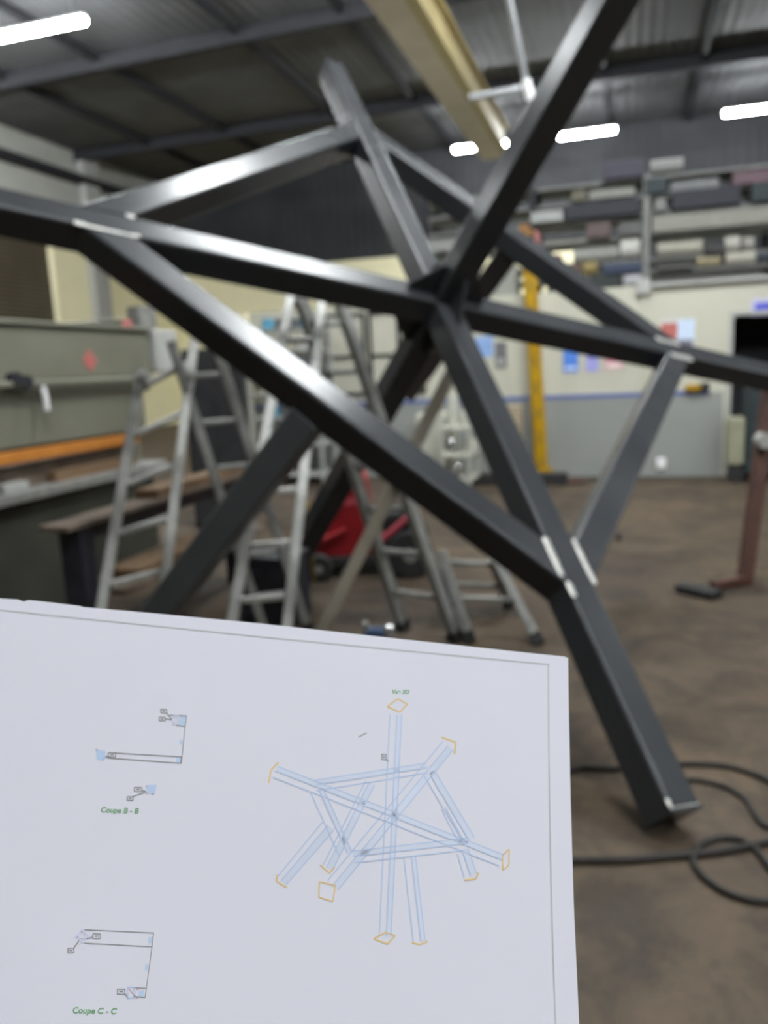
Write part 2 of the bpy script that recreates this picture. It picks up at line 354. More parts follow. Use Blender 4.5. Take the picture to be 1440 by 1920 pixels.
cr, gy, nv, tl = (.52, .5, .42), (.25, .25, .24), (.02, .022, .035), (.02, .035, .04)
S = stock
S('steel_bar_bundle', (1225, 1432), .09, 0, (.09, .085, .08), 'long grey-brown bar bundle on the office roof right of the rack upright', 'bar bundle')
S('steel_bar_bundle', (1230, 1300), .06, 1, (.12, .115, .105), 'dark short bar bundle right of the rack upright, on the lowest shelf', 'bar bundle')
S('tan_roll', (1308, 1352), .13, 1, (.34, .29, .17), 'tan roll lying on the lowest rack shelf', 'roll', None, True)
S('cream_roll', (1362, 1418), .17, 1, cr, 'cream roll beside the tan one on the lowest rack shelf', 'roll', None, True)
S('cream_roll', (1233, 1318), .19, 2, (.45, .43, .36), 'long cream roll just right of the rack upright', 'roll', None, True)
S('white_bundle', (1360, 1388), .2, 2, (.55, .53, .48), 'round whitish bundle right of the long cream roll', 'bundle', None, True)
S('white_bundle', (1394, 1414), .17, 2, (.42, .4, .36), 'smaller whitish bundle at the right end of its shelf', 'bundle', None, True)
S('timber_board', (1222, 1445), .21, 3, (.33, .32, .28), 'wide pale board lying across the right rack bay', 'board')
S('grey_box', (1226, 1248), .16, 4, gy, 'small grey box above the wide pale board, next to the upright', 'box')
S('dark_case', (1258, 1385), .23, 4, nv, 'long dark navy case above the wide pale board', 'case')
S('dark_case', (1405, 1448), .23, 4, tl, 'dark teal case at the right end of the rack', 'case')
S('slate_case', (1255, 1345), .12, 5, (.2, .205, .21), 'flat grey case above the long navy case', 'case')
S('teal_case', (1208, 1250), .2, 5, tl, 'dark teal box over the rack upright', 'case')
S('mauve_box', (1370, 1445), .16, 5, (.15, .09, .11), 'mauve carton high on the right of the rack', 'box')
S('grey_sack', (1218, 1278), .2, 6, (.26, .26, .25), 'grey sack on top of the rack right of centre', 'sack', None, True)
S('purple_box', (1130, 1205), .22, 6, (.05, .045, .07), 'dark purple carton on top of the rack left of the grey sack', 'box')
S('pale_board', (1105, 1190), .12, 5, (.27, .27, .24), 'pale board under the dark purple carton', 'board')
S('olive_box', (1072, 1100), .14, 5, (.14, .13, .09), 'olive box left of the pale board', 'box')
S('navy_case', (1058, 1200), .2, 4, nv, 'long navy case left of the rack upright', 'case')
S('reddish_box', (1100, 1146), .2, 3, (.13, .09, .085), 'reddish carton below the long navy case', 'box')
S('grey_box', (1160, 1203), .17, 3, (.13, .13, .125), 'grey carton just left of the rack upright', 'box')
S('pale_pipe_bundle', (1075, 1160), .2, 2, (.34, .34, .31), 'pale pipe bundle left of the rack upright', 'pipe bundle', None, True)
S('white_bundle', (1164, 1200), .3, 2, (.62, .61, .56), 'bright round white bundle just left of the rack upright', 'bundle', None, True)
S('blue_box', (1132, 1204), .13, 1, (.035, .055, .11), 'dark blue box on the lowest shelf left of the upright', 'box')
S('yellow_tub', (1094, 1120), .2, 1, (.33, .25, .09), 'tan yellow tub at the left of the dark blue box', 'tub', None, True)
S('green_crate', (1108, 1166), .18, 0, (.02, .03, .028), 'dark green crate on the office roof left of the upright', 'crate')
S('white_sack', (1170, 1204), .2, 0, (.5, .5, .52), 'whitish sack between the dark green crate and the upright', 'sack', None, True)
S('white_bar', (996, 1056), .14, 4, (.45, .46, .45), 'short white beam high on the rack right of the mast', 'bar')
S('orange_can', (974, 1000), .3, 3, (.32, .15, .03), 'orange-brown can on the rack just right of the mast', 'can', None, True)
S('pink_tin', (1002, 1012), .16, 3, (.5, .2, .18), 'small pink tin beside the orange-brown can', 'tin')
S('red_tin', (1028, 1052), .14, 2, (.25, .03, .04), 'dark red box on the shelf above the leaning dark beam', 'box')
S('grey_block', (1000, 1022), .2, 2, (.3, .3, .29), 'light grey block left of the dark red box', 'block')
S('pale_bar_bundle', (800, 868), .17, 3, (.34, .34, .32), 'upper pale bar bundle between the mast and the far beam', 'bar bundle')
S('pale_bar_bundle', (796, 852), .17, 2, (.3, .3, .28), 'lower pale bar bundle between the mast and the far beam', 'bar bundle')
S('white_carton', (905, 968), .42, 0, (.42, .43, .38), 'large pale carton on the office roof under the mast', 'carton')

S('dark_bar_bundle', (1322, 1358), .13, 2, (.05, .05, .05), 'dark bundle between the long cream roll and the round whitish bundle', 'bar bundle')
S('dark_bin', (1026, 1070), .26, 0, (.03, .03, .034), 'dark bin on the office roof left of the dark green crate', 'bin')
S('brown_box', (1052, 1090), .18, 1, (.14, .09, .06), 'brown box left of the tan yellow tub', 'box')
S('dark_roll', (1420, 1446), .14, 1, (.04, .05, .07), 'dark blue roll at the right end of the lowest shelf', 'roll', None, True)

# ---------------------------------------------------------------- sheets and signs on the office wall
def sheet(px, col, name, label, cat, mark=None, Y=OY):
    a = ony(px[0], px[1], Y); b = ony(px[2], px[3], Y)
    m = flat('sheet_' + name, col)
    t = thing(name, label, cat, (a.x, Y, min(a.z, b.z)))
    obj('panel', MB().box((a.x, Y - .012, b.z), (b.x, Y, a.z)), m, t)
    for k, (u0, v0, u1, v1, cc) in enumerate(mark or []):
        obj('print', MB().box((a.x + (b.x - a.x) * u0, Y - .016, b.z + (a.z - b.z) * v0), (a.x + (b.x - a.x) * u1, Y - .012, b.z + (a.z - b.z) * v1)), flat('print_' + name, cc), t)
    return t
BL = (.07, .2, .62)
sheet((1056, 655, 1084, 697), BL, 'blue_notice', 'bright blue notice on the office wall below the dark beam', 'notice', [(.15, .1, .85, .25, (.5, .6, .8))])
sheet((1099, 655, 1122, 696), (.3, .3, .62), 'violet_notice', 'violet notice between the blue and the red one', 'notice', [(.15, .6, .85, .9, (.06, .08, .3))])
sheet((1136, 655, 1166, 691), (.62, .22, .26), 'red_notice', 'red and white notice right of the violet one', 'notice', [(.1, .05, .9, .3, (.7, .6, .6))])
sheet((1238, 600, 1302, 662), (.55, .55, .56), 'photo_poster', 'poster with a red and blue picture behind the bright ground joint', 'poster',
      [(.02, .45, .5, .9, (.42, .12, .1)), (.5, .4, .98, .98, (.5, .6, .75)), (.4, .05, .95, .4, (.16, .15, .2))])
sheet((1409, 561, 1462, 590), (.45, .45, .62), 'door_sign', 'blue sign above the dark doorway', 'sign', [(.12, .3, .95, .75, (.07, .08, .5))])
sheet((893, 632, 925, 668), (.22, .34, .6), 'blue_poster', 'pale blue sheet beside the dark beam, left of the yellow post', 'notice')
sheet((928, 642, 950, 690), (.12, .12, .13), 'dark_poster', 'dark grey sheet right of the pale blue one', 'notice', [(.2, .1, .8, .4, (.3, .3, .3))])
# tool left lying on the dado ledge
a = ony(1284, 722, OY); b = ony(1326, 708, OY)
t = thing('power_tool', 'yellow and black tool lying on the ledge of the grey dado', 'tool', (a.x, OY - .08, LED + .025))
obj('body', MB().box((a.x, OY - .12, LED + .025), (b.x - .08, OY - .02, LED + .11)), 'yellow', t, bevel=.02)
obj('grip', MB().box((b.x - .1, OY - .1, LED + .025), (b.x + .03, OY - .03, LED + .13)), 'black', t, bevel=.02)

# ---------------------------------------------------------------- yellow post and things along the office wall
yb = V((ony(1016, 880, OY - .35).x, OY - .35, 0)); yt = ony(991, 470, OY - .35)
t = thing('yellow_post', 'tall yellow slotted steel post standing in front of the white office', 'post', yb)
obj('post', MB().bar(yb, yt, .17, .1, side=r0, r=.012), 'yellow', t, smooth=35)
for k in range(9):
    p = yb.lerp(yt, .06 + k * .11) + V((0, -.056, 0))
    obj('slot', MB().bar(p, p + (yt - yb).normalized() * .14, .04, .008, side=r0), 'ochre_slot', t)
obj('foot', MB().box((yb.x - .12, yb.y - .25, 0), (yb.x + .3, yb.y + .2, .035)), 'yellow', t, bevel=.008)
obj('brace', MB().bar(yb + V((.22, -.02, .03)), yb + V((.03, 0, .22)), .05, .03), 'yellow', t)
a, b = ony(866, 885, OY - .75), ony(1064, 885, OY - .75)
single('black_channel', MB().box((a.x, OY - .85, 0), (b.x, OY - .65, .16)), 'black', 'long black steel channel lying at the foot of the office wall', 'steel channel', bevel=.01)
# pale cabinet and boxes seen between the beams
a, b = onz(790, 905), onz(905, 905)
cx0, cx1 = ony(786, 800, OY - .5).x, ony(850, 800, OY - .5).x
t = thing('white_cabinet', 'low white cabinet against the office wall behind the beams', 'cabinet', ((cx0 + cx1) / 2, OY - .4, 0))
obj('body', MB().box((cx0, OY - .7, 0), (cx1, OY - .13, .98)), 'white_wall', t, bevel=.015)
obj('door', MB().box((cx0 + .03, OY - .72, .08), (cx1 - .03, OY - .7, .92)), 'cream_steel', t, bevel=.008)
obj('handle', MB().box((cx1 - .1, OY - .75, .5), (cx1 - .07, OY - .72, .68)), 'chrome', t)
bx0, bx1 = ony(838, 800, OY - .9).x, ony(896, 800, OY - .9).x
t = thing('white_trolley', 'white trolley with shelves and shiny jars right of the cabinet', 'trolley', ((bx0 + bx1) / 2, OY - 1.1, 0))
for z in (.12, .45, .8): obj('shelf', MB().box((bx0, OY - 1.4, z), (bx1, OY - .8, z + .05)), 'cream_steel', t, bevel=.01)
for x in (bx0 + .03, bx1 - .03):
    for y in (OY - 1.37, OY - .83): obj('leg', MB().bar((x, y, 0), (x, y, 1.05), .035, .035), 'cream_steel', t)
for k, (px, z) in enumerate(((846, .5), (856, .17), (880, .5), (850, .85), (872, .85))):
    x = ony(px, 800, OY - 1.2).x
    lb = ['shiny jar at the left on the middle trolley shelf', 'shiny jar on the bottom trolley shelf', 'pale jar at the right on the middle trolley shelf', 'tall white bottle at the left on the trolley top', 'pale tin at the right on the trolley top'][k]
    hh = (.2, .2, .18, .42, .2)[k]
    single('jar', MB().tube([(x, OY - 1.2, z), (x, OY - 1.2, z + hh * .8), (x, OY - 1.2, z + hh)], [.07, .07, .045], 14), 'cream_steel' if k > 1 else 'chrome', lb, 'jar', 'jars on the white trolley', smooth=50)
a = ony(965, 780, OY - .3)
single('cardboard_box', MB().box((a.x - .13, OY - .5, .0), (a.x + .12, OY - .2, a.z + .15)), mat('cardboard', (.30, .25, .17), .8, col2=(.34, .28, .2)), 'narrow tan cardboard box against the dado left of the yellow post', 'box', bevel=.01)
# dark machine just outside the doorway, right edge
a = onz(1420, 895); X0 = ony(1378, 800, OY - .35).x
t = thing('welding_set', 'dark machine with a pale front plate at the doorway on the right edge', 'machine', (X0 + .4, OY - .4, 0))
obj('body', MB().box((X0 + .1, OY - .6, .1), (X0 + .9, OY - .12, 1.2)), mat('dark_teal', (.012, .018, .02), .6, col2=(.016, .03, .034)), t, bevel=.03)
obj('front_plate', MB().box((X0 - .1, OY - .55, .22), (X0 + .1, OY - .2, .82)), mat('pale_khaki', (.24, .24, .16), .6, col2=(.28, .28, .2)), t, bevel=.02)
for x in (X0, X0 + .75): obj('wheel', MB().tube([(x, OY - .62, .1), (x, OY - .54, .1)], .1, 16), 'rubber', t, smooth=40)

# shelving with small goods, pale board behind the ladders
t = thing('steel_shelving', 'pale steel shelving with small goods behind the tall ladder', 'shelving', (ony(530, 700, OY - .4).x, OY - .4, 0))
sx0, sx1 = ony(472, 650, OY - .6).x, ony(600, 650, OY - .6).x
for x in (sx0, sx1):
    for y in (OY - .75, OY - .2): obj('upright', MB().box((x - .02, y - .02, 0), (x + .02, y + .02, 2.4)), 'pillar', t)
shz = [.15, .6, 1.0, 1.35, 1.65, 1.95, 2.25]
for z in shz: obj('shelf', MB().box((sx0, OY - .76, z - .03), (sx1, OY - .19, z)), 'wall_grey', t)
rnd = random.Random(4)
gl = {3: ('pale grey box', (.35, .35, .32)), 0: ('light blue can', (.08, .28, .42)), 1: ('cream carton', (.5, .46, .36)), 2: ('dark grey case', (.08, .08, .085))}
spots = ['at the left', 'in the middle', 'at the right']
for li, z in enumerate(shz[2:]):
    for k in range(3):
        q = (li + k * 2) % 4; nm, cc = gl[q]
        x = sx0 + .1 + (sx1 - sx0 - .2) * (k + .25) / 3
        wd = (sx1 - sx0) * .22; h = .14 + .1 * rnd.random()
        mb = MB()
        if q == 0: mb.tube([(x + wd / 2, OY - .6, z), (x + wd / 2, OY - .6, z + h)], wd * .38, 14)
        else: mb.box((x, OY - .74, z), (x + wd, OY - .4, z + h))
        lvn = ['third', 'fourth', 'fifth', 'sixth', 'top'][li]
        single(nm.replace(' ', '_'), mb, flat('goods', cc), '%s %s of the %s shelf of the pale shelving' % (nm, spots[k], lvn), nm.split()[-1], 'goods on the pale shelving', smooth=40 if q == 0 else None)
# window panes of the office behind the tall ladder: pale boards in dark frames
wx = [ony(p, 650, OY).x for p in (612, 690, 755, 800)]
t = thing('notice_boards', 'row of pale panels in thin dark frames on the wall behind the tall ladder', 'panel', ((wx[0] + wx[3]) / 2, OY, 1.2))
for k in range(3):
    f = MB(); z0, z1 = 1.25, 2.45; xa, xb = wx[k] + .03, wx[k + 1] - .03
    for lo, hi in (((xa, z0), (xa + .04, z1)), ((xb - .04, z0), (xb, z1)), ((xa, z0), (xb, z0 + .04)), ((xa, z1 - .04), (xb, z1)), ((xa, 1.8), (xb, 1.84))):
        f.box((lo[0], OY - .05, lo[1]), (hi[0], OY, hi[1]))
    obj('frame', f, 'rafter', t)
    obj('panel', MB().box((xa + .02, OY - .02, z0 + .02), (xb - .02, OY - .005, z1 - .02)), 'white_wall', t)

# ---------------------------------------------------------------- press brake on the left
PX = -3.9; py1 = onx(280, 640, PX).y; py0 = 1.8; PT = onx(150, 615, PX).z
def xz(px, py): q = onx(px, py, PX); return q.y, q.z
zb = xz(120, 712)[1]; zr = xz(120, 738)[1]; zk = xz(120, 828)[1]; zt = xz(120, 908)[1]
t = thing('press_brake', 'long grey-green sheet metal press with an orange guard at the left', 'press', (PX - .5, (py0 + py1) / 2, 0))
obj('upper_beam', MB().box((PX - .3, py0, zb), (PX, py1, PT)), 'press', t, bevel=.02)
obj('top_lip', MB().box((PX - .32, py0, PT), (PX + .03, py1 + .01, PT + .03)), 'press', t, bevel=.008)
obj('ram', MB().box((PX - .22, py0, zk), (PX - .03, py1 - .12, zb - .04)), 'press', t, bevel=.01)
obj('back_gauge_rail', MB().tube([(PX + .03, py0, zb - .02), (PX + .03, py1 + .05, zb - .02)], .028, 10), 'press', t, smooth=40)
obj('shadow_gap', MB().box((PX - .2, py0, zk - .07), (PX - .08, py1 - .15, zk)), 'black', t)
go = onx(250, 818, PX); zo = xz(120, 842)[1]
obj('orange_guard', MB().box((PX - .1, py0, zo - .05), (PX - .02, py1 - .25, zo + .035)), 'orange', t, bevel=.01)
obj('die_holder', MB().box((PX - .25, py0, zt + .02), (PX - .1, py1 - .2, zo - .07)), 'bench_top', t)
obj('table', MB().box((PX - .3, py0, zt - .05), (PX + .06, py1, zt + .02)), 'alu_dull', t, bevel=.01)
lb = onx(155, 1000, PX)
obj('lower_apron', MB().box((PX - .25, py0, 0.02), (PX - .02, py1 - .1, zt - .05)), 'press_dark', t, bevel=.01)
obj('end_frame', MB().box((PX - .9, py1 - .05, 0), (PX - .22, py1 + .05, PT + .12)), 'press', t, bevel=.02)
obj('end_frame', MB().box((PX - .9, py0 - .1, 0), (PX - .22, py0, PT + .12)), 'press', t, bevel=.02)
cb = onx(300, 660, PX)
obj('control_box', MB().box((PX - .3, py1 + .05, zb + .03), (PX + .02, py1 + .42, PT + .02)), 'pillar', t, bevel=.02)
obj('hydraulic_cylinder', MB().tube([(PX - .15, py1 + .15, PT), (PX - .15, py1 + .15, PT + .22)], .12, 16), 'alu_dull', t, smooth=40)
hy, hz = xz(72, 735)
h = obj('lever', MB().tube([(PX + .03, hy, hz + .05), (PX + .05, hy, hz - .02), (PX + .05, hy, hz - .13)], .022, 10), 'lamp_body', t, smooth=40)
for (px_, py_) in ((20, 712), (40, 718)):
    y_, z_ = xz(px_, py_); obj('valve', MB().tube([(PX, y_, z_), (PX + .06, y_, z_)], .05, 12), 'rafter', t, smooth=40)
cy, cz = xz(168, 676); s_ = .085
dm = obj('diamond_mark', MB().prism([(PX + .001, cy - s_, cz), (PX + .001, cy, cz - s_), (PX + .001, cy + s_, cz), (PX + .001, cy, cz + s_)], (.003, 0, 0)), 'red_dec', t)
dm['label'] = 'faded red diamond emblem'
obj('diamond_lines', MB().prism([(PX + .004, cy - .05, cz - .004), (PX + .004, cy + .05, cz - .004), (PX + .004, cy + .05, cz + .004), (PX + .004, cy - .05, cz + .004)], (.001, 0, 0))
    .prism([(PX + .004, cy - .035, cz - .03), (PX + .004, cy + .035, cz - .03), (PX + .004, cy + .035, cz - .02), (PX + .004, cy - .035, cz - .02)], (.001, 0, 0))
    .prism([(PX + .004, cy - .035, cz + .02), (PX + .004, cy + .035, cz + .02), (PX + .004, cy + .035, cz + .03), (PX + .004, cy - .035, cz + .03)], (.001, 0, 0)), 'press', dm)
# timber and an offcut lying in the press throat
ya, yb_ = onx(75, 880, PX - .15).y, onx(225, 850, PX - .15).y
single('timber_plank', MB().box((PX - .09, ya, zt + .02), (PX - .02, yb_, zt + .10)), 'plank', 'short timber plank lying on the press table under the orange guard', 'plank', bevel=.005)
ya = onx(5, 895, PX).y; yb_ = onx(52, 890, PX).y
single('steel_offcut', MB().box((PX - .08, ya, zt + .02), (PX + .0, yb_, zt + .08)), 'pillar', 'pale square offcut on the press table, left of the plank', 'offcut', bevel=.006)
# red can on top of the press
q = onx(250, 622, PX - .25)
single('red_lamp', MB().tube([(PX - .1, py1 - .16, PT + .03), (PX - .1, py1 - .16, PT + .08), (PX - .1, py1 - .16, PT + .1)], [.04, .04, .025], 14), 'red_dec', 'small red beacon on the right end of the press', 'beacon', smooth=40)

# ---------------------------------------------------------------- workbench behind the left ladder
BX = -2.87; a = onx(128, 988, BX); b = onx(425, 908, BX); bz = a.z
t = thing('work_bench', 'narrow brown steel bench with dark legs between the press and the left ladder', 'bench', (BX - .25, (a.y + b.y) / 2, 0))
obj('top', MB().box((BX - .2, a.y, bz - .03), (BX, b.y + .5, bz)), 'bench_top', t, bevel=.004)
for y in (a.y + .12, b.y + .2):
    for x in (BX - .17,): obj('leg', MB().box((x, y, 0), (x + .14, y + .12, bz - .03)), 'bench_leg', t)
obj('apron', MB().box((BX - .15, a.y + .24, bz - .12), (BX - .05, b.y + .2, bz - .03)), 'black', t)
obj('lower_shelf', MB().box((BX - .3, a.y + .3, .4), (BX + .1, b.y + .4, .43)), 'bench_top', t)
single('timber_board', MB().box((BX - .2, a.y + .5, .43), (BX + .06, b.y + .3, .5)), 'plank', 'orange-brown board on the lower shelf of the bench', 'board', bevel=.004)
single('timber_board', MB().box((BX - .19, a.y + .9, bz), (BX - .02, b.y + .35, bz + .06)), 'plank', 'brown board lying on top of the bench', 'board', bevel=.004)

# dark things standing behind the ladders
da = onz(415, 985); da.z = 0
t = thing('black_cabinet', 'black steel cabinet behind the left ladder, past the end of the press', 'cabinet', da)
q0, q1 = onz(368, 992), onz(478, 985); hh_ = dep(415, 655, (da - EYEP).dot(fw)).z
sd = (q1 - q0).normalized(); bk_ = V((-sd.y, sd.x, 0))
obj('body', MB().prism([q0, q1, q1 + bk_ * .5, q0 + bk_ * .5], (0, 0, hh_)), 'black', t, bevel=.01)
md = (q0 + q1) / 2 - bk_ * .012
for e0, e1 in ((q0 + sd * .03, md - sd * .01), (md + sd * .01, q1 - sd * .03)):
    e0 = e0.copy(); e1 = e1.copy(); e0 -= bk_ * (e0 - q0).dot(bk_); e1 -= bk_ * (e1 - q0).dot(bk_)
    dr = obj('door', MB().prism([e0 - bk_ * .015 + Z * .06, e1 - bk_ * .015 + Z * .06, e1 + Z * .06, e0 + Z * .06], (0, 0, hh_ - .12)), 'dark_in', t)
q0, q1 = onz(452, 1168), onz(548, 1176); sd = (q1 - q0).normalized(); bk_ = V((-sd.y, sd.x, 0))
t = thing('dark_crate', 'dark blue-black crate on the floor behind the rungs of the middle ladder', 'crate', q0)
obj('body', MB().prism([q0, q1, q1 + bk_ * .3, q0 + bk_ * .3], (0, 0, .42)), 'bench_leg', t, bevel=.012)
obj('lid', MB().prism([q0 - sd * .01 - bk_ * .01, q1 + sd * .01 - bk_ * .01, q1 + sd * .01 + bk_ * .31, q0 - sd * .01 + bk_ * .31], (0, 0, .04)), 'bench_leg', t, bevel=.008).location += V((0, 0, .42))

# ---------------------------------------------------------------- ladders
def ladder(name, label, halves, sec=(.07, .034), mt='alu', nr=6, hinge=None):
    base = sum((h[0] + h[1] for h in halves), V((0, 0, 0))) / (2 * len(halves)); base.z = 0
    t = thing(name, label, 'ladder', base)
    for hi, (bl, br, tl_, tr_) in enumerate(halves):
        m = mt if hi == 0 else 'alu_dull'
        side = (br - bl).normalized()
        for p, q in ((bl, tl_), (br, tr_)):
            d = (q - p).normalized()
            st = obj('stile', MB().bar(p + d * .05, q, sec[1] * 1.5, sec[0], side=side, r=.006), m, t, smooth=35)
            st2 = obj('foot', MB().bar(p + V((0, 0, .001)), p + d * .07, sec[1] * 1.9, sec[0] * 1.15, side=side), 'rubber', t)
        L = (tl_ - bl).length; k = .28
        while k < L - .03:
            f = k / L; a, b = bl.lerp(tl_, f), br.lerp(tr_, f)
            obj('rung', MB().bar(a, b, .032, .032, r=.008), m, t, smooth=35)
            for e, o in ((a, b), (b, a)):
                obj('collar', MB().bar(e - (e - o).normalized() * .005, e - (e - o).normalized() * .03, .046, .046, r=.01), 'rubber', t, smooth=35)
            k += .28
    if hinge:
        for p in hinge: obj('hinge', MB().tube([p - r0 * .03, p + r0 * .03], .05, 14), 'alu_dull', t, smooth=40)
    return t
ladder('folding_ladder', 'aluminium folding ladder standing in front of the press on the left',
       [(onz(165, 1290), onz(287, 1276), dep(266, 694, 4.5), dep(364, 640, 4.62)),
        (onz(500, 1196), onz(578, 1184), dep(320, 640, 4.5), dep(402, 636, 4.58))], hinge=[dep(268, 715, 4.5), dep(352, 708, 4.58)])
ladder('folding_ladder', 'taller aluminium folding ladder in the middle behind the slanted beam',
       [(onz(404, 1338), onz(522, 1328), dep(546, 552, 4.28), dep(606, 548, 4.32)),
        (onz(757, 1182), onz(856, 1203), dep(560, 548, 4.36), dep(630, 546, 4.42))], hinge=[dep(551, 560, 4.3), dep(612, 556, 4.36)])
a = [onz(884, 1205), onz(1012, 1208), onz(842, 1135), onz(955, 1136)]
ladder('low_trestle', 'low folding aluminium trestle on the floor under the slanted beam, right of the tall ladder',
       [(a[0], a[1], dep(826, 1035, 4.85), dep(925, 1040, 4.85)), (a[2], a[3], dep(830, 1040, 4.95), dep(922, 1046, 4.95))], mt='alu_dull')

# ---------------------------------------------------------------- the big welded steel star frame
RS = Matrix(((0.88006, -0.25137, 0.40286), (0.0602, -0.78248, -0.61976), (0.47102, 0.56968, -0.6735)))
XS = V((0.32994961, -1.16427102, 4.25205379))
BC = Matrix((rt, -up, fw)).transposed()
W3 = BC @ RS; WX = EYEP + BC @ XS
star = bpy.data.objects.new('steel_structure', None); COL.objects.link(star)
star.matrix_world = Matrix.Translation(WX) @ W3.to_4x4()
tag(star, 'huge dark welded steel frame of crossing square beams filling the picture', 'steel structure')
s = .15; A = 1.8198; RC = .017; hz = -s / 2
def sbar(name, p0, p1, side, mt='steel'):
    return obj(name, MB().bar(p0, p1, s, s, side=side, r=RC, seg=4), mt, star, origin=(0, 0, 0), smooth=35)
def cap(at, d, side):
    d = V(d).normalized(); at = V(at)
    return obj('end_cap', MB().bar(at, at + d * .012, s + .004, s + .004, side=side), 'steel', star, origin=(0, 0, 0))
NEAR = 2.765
sbar('beam', (0, -NEAR, hz), (0, 2.75, hz), (1, 0, 0))
sbar('beam', (-2.75, 0, hz), (-s / 2 + .001, 0, hz), (0, 1, 0)); sbar('beam', (s / 2 - .001, 0, hz), (2.75, 0, hz), (0, 1, 0))
cap((0, -NEAR, hz), (0, -1, 0), (1, 0, 0)); cap((0, 2.75, hz), (0, 1, 0), (1, 0, 0)); cap((-2.75, 0, hz), (-1, 0, 0), (0, 1, 0)); cap((2.75, 0, hz), (1, 0, 0), (0, 1, 0))
nodes = [V((-A, 0, hz)), V((0, -A, hz)), V((A, 0, hz)), V((0, A, hz))]
def tie(a, b):
    """tie mitred against the two arms (its ends stop at the faces of the arms)"""
    d = (b - a).normalized(); n_ = V((-d.y, d.x, 0)); out = []
    for e, sg in ((a, 1), (b, -1)):
        ax = V((1, 0, 0)) if abs(e.x) > .1 else V((0, 1, 0))              # arm direction at this end
        out.append((e, ax))
    mb = MB(); loops = []
    prof = []
    for cx, cy, a0 in ((-1, -1, 180), (1, -1, 270), (1, 1, 0), (-1, 1, 90)):
        for k in range(5):
            th = math.radians(a0 + 90 * k / 4); prof.append((cx * (s / 2 - RC) + RC * math.cos(th), cy * (s / 2 - RC) + RC * math.sin(th)))
    for e, ax in out:
        nn = V((ax.y, ax.x, 0))                                           # normal of the arm's face
        mid = (a + b) / 2; sg = 1 if (mid - e).dot(nn) > 0 else -1
        lp = []
        for x, y in prof:
            p = a + n_ * x + V((0, 0, y))
            tt = (nn.dot(e) + sg * (s / 2 - .002) - nn.dot(p)) / nn.dot(d); lp.append(p + d * tt)
        loops.append(lp)
    mb.loop_ext(loops)
    return obj('tie_beam', mb, 'steel', star, origin=(0, 0, 0), smooth=35)
for i in range(4): tie(nodes[i], nodes[(i + 1) % 4])
sbar('mast', (0, 0, -.001), (0, 0, 2.1), (1, 0, 0)); cap((0, 0, 2.1), (0, 0, 1), (1, 0, 0))
sbar('mast', (0, 0, -s + .001), (0, 0, -2.72), (1, 0, 0)); cap((0, 0, -2.72), (0, 0, -1), (1, 0, 0))
# legs below the tie beams
D0 = V((-.28006, -.1306, -.95106)); S0 = V((-A / 2, -A / 2, hz))
wl = W3 @ D0; w0 = WX + W3 @ S0; Lg = (w0.z - .03) / -wl.z
sA = V((1, -1, 0)).normalized()
sR = Matrix.Rotation(math.radians(3), 3, D0) @ sA
sbar('leg', S0 + D0 * .07, S0 + D0 * (Lg - .02), sR, 'leg_steel_lit'); cap(S0 + D0 * (Lg - .02), D0, sR)
DC = V((.1306, .28006, -.95106)); SC_ = V((A / 2, A / 2, hz))
sbar('leg', SC_ + DC * .07, SC_ + DC * 1.9, sA, 'leg_steel_lit'); cap(SC_ + DC * 1.9, DC, sA)
# triangular gusset plates between the mast and the arms, above and below
for dx, dy in ((1, 0), (-1, 0), (0, 1), (0, -1)):
    d = V((dx, dy, 0)); n_ = V((-dy, dx, 0)) * .006
    for z0, sg in ((0, 1), (-s, -1)):
        p = d * (s / 2)
        tri = [p + V((0, 0, z0)) - n_, p + d * .16 + V((0, 0, z0)) - n_, p + d * .16 + V((0, 0, z0 + sg * .03)) - n_, p + d * .03 + V((0, 0, z0 + sg * .17)) - n_, p + V((0, 0, z0 + sg * .17)) - n_]
        obj('gusset_plate', MB().prism(tri, n_ * 2), 'steel', star, origin=(0, 0, 0))
# weld beads and ground patches on the upper faces of the joints
def bead(p, q, wd=.022, hgt=.006, lumps=9, seed=0, mt='ground'):
    p, q = V(p), V(q); rr = random.Random(seed); d = (q - p); side = V((-d.y, d.x, 0)).normalized(); mb = MB(); L0 = []
    for k in range(lumps * 2 + 1):
        f = k / (lumps * 2); wv = wd * (.75 + .35 * rr.random()) * (.55 if k in (0, lumps * 2) else 1); hh = hgt * (.7 + .6 * rr.random())
        c_ = p + d * f
        L0.append([c_ + side * (wv / 2 * math.cos(th)) + V((0, 0, hh * math.sin(th) - .0015)) for th in (math.pi, 2.5, 1.9, 1.25, .6, 0)] )
    mb.loop_ext(L0)
    b_ = obj('weld_bead', mb, mt, star, origin=(0, 0, 0), smooth=60); b_['label'] = 'bright ground weld bead'
    return b_
h2 = s / 2; o_ = s / 2 * math.sqrt(2)
bead((-h2 - .004, -A + h2 + o_ + .01, 0), (-h2 - .004, -A + h2 - o_ + .03, 0), .036, seed=1)        # slanted tie meets the near arm
bead((-h2 + .012, -A + h2 - o_ + .0, 0), (-h2 + .012, -A + h2 - o_ - .07, 0), .03, .005, 4, seed=2)
bead((h2 + .002, -A + h2 + o_ + .01, 0), (h2 + .002, -A + h2 - o_ - .01, 0), .026, seed=3)            # right tie meets the near arm
bead((A - h2 - o_ + .02, -h2 - .014, 0), (A - h2 + o_ - .0, -h2 - .014, 0), .055, .007, seed=4)            # right tie meets the right arm
bead((A - h2 - o_ - .02, h2 - .02, 0), (A - h2 + o_ - .03, h2 - .03, 0), .05, .007, seed=5)               # far tie meets the right arm
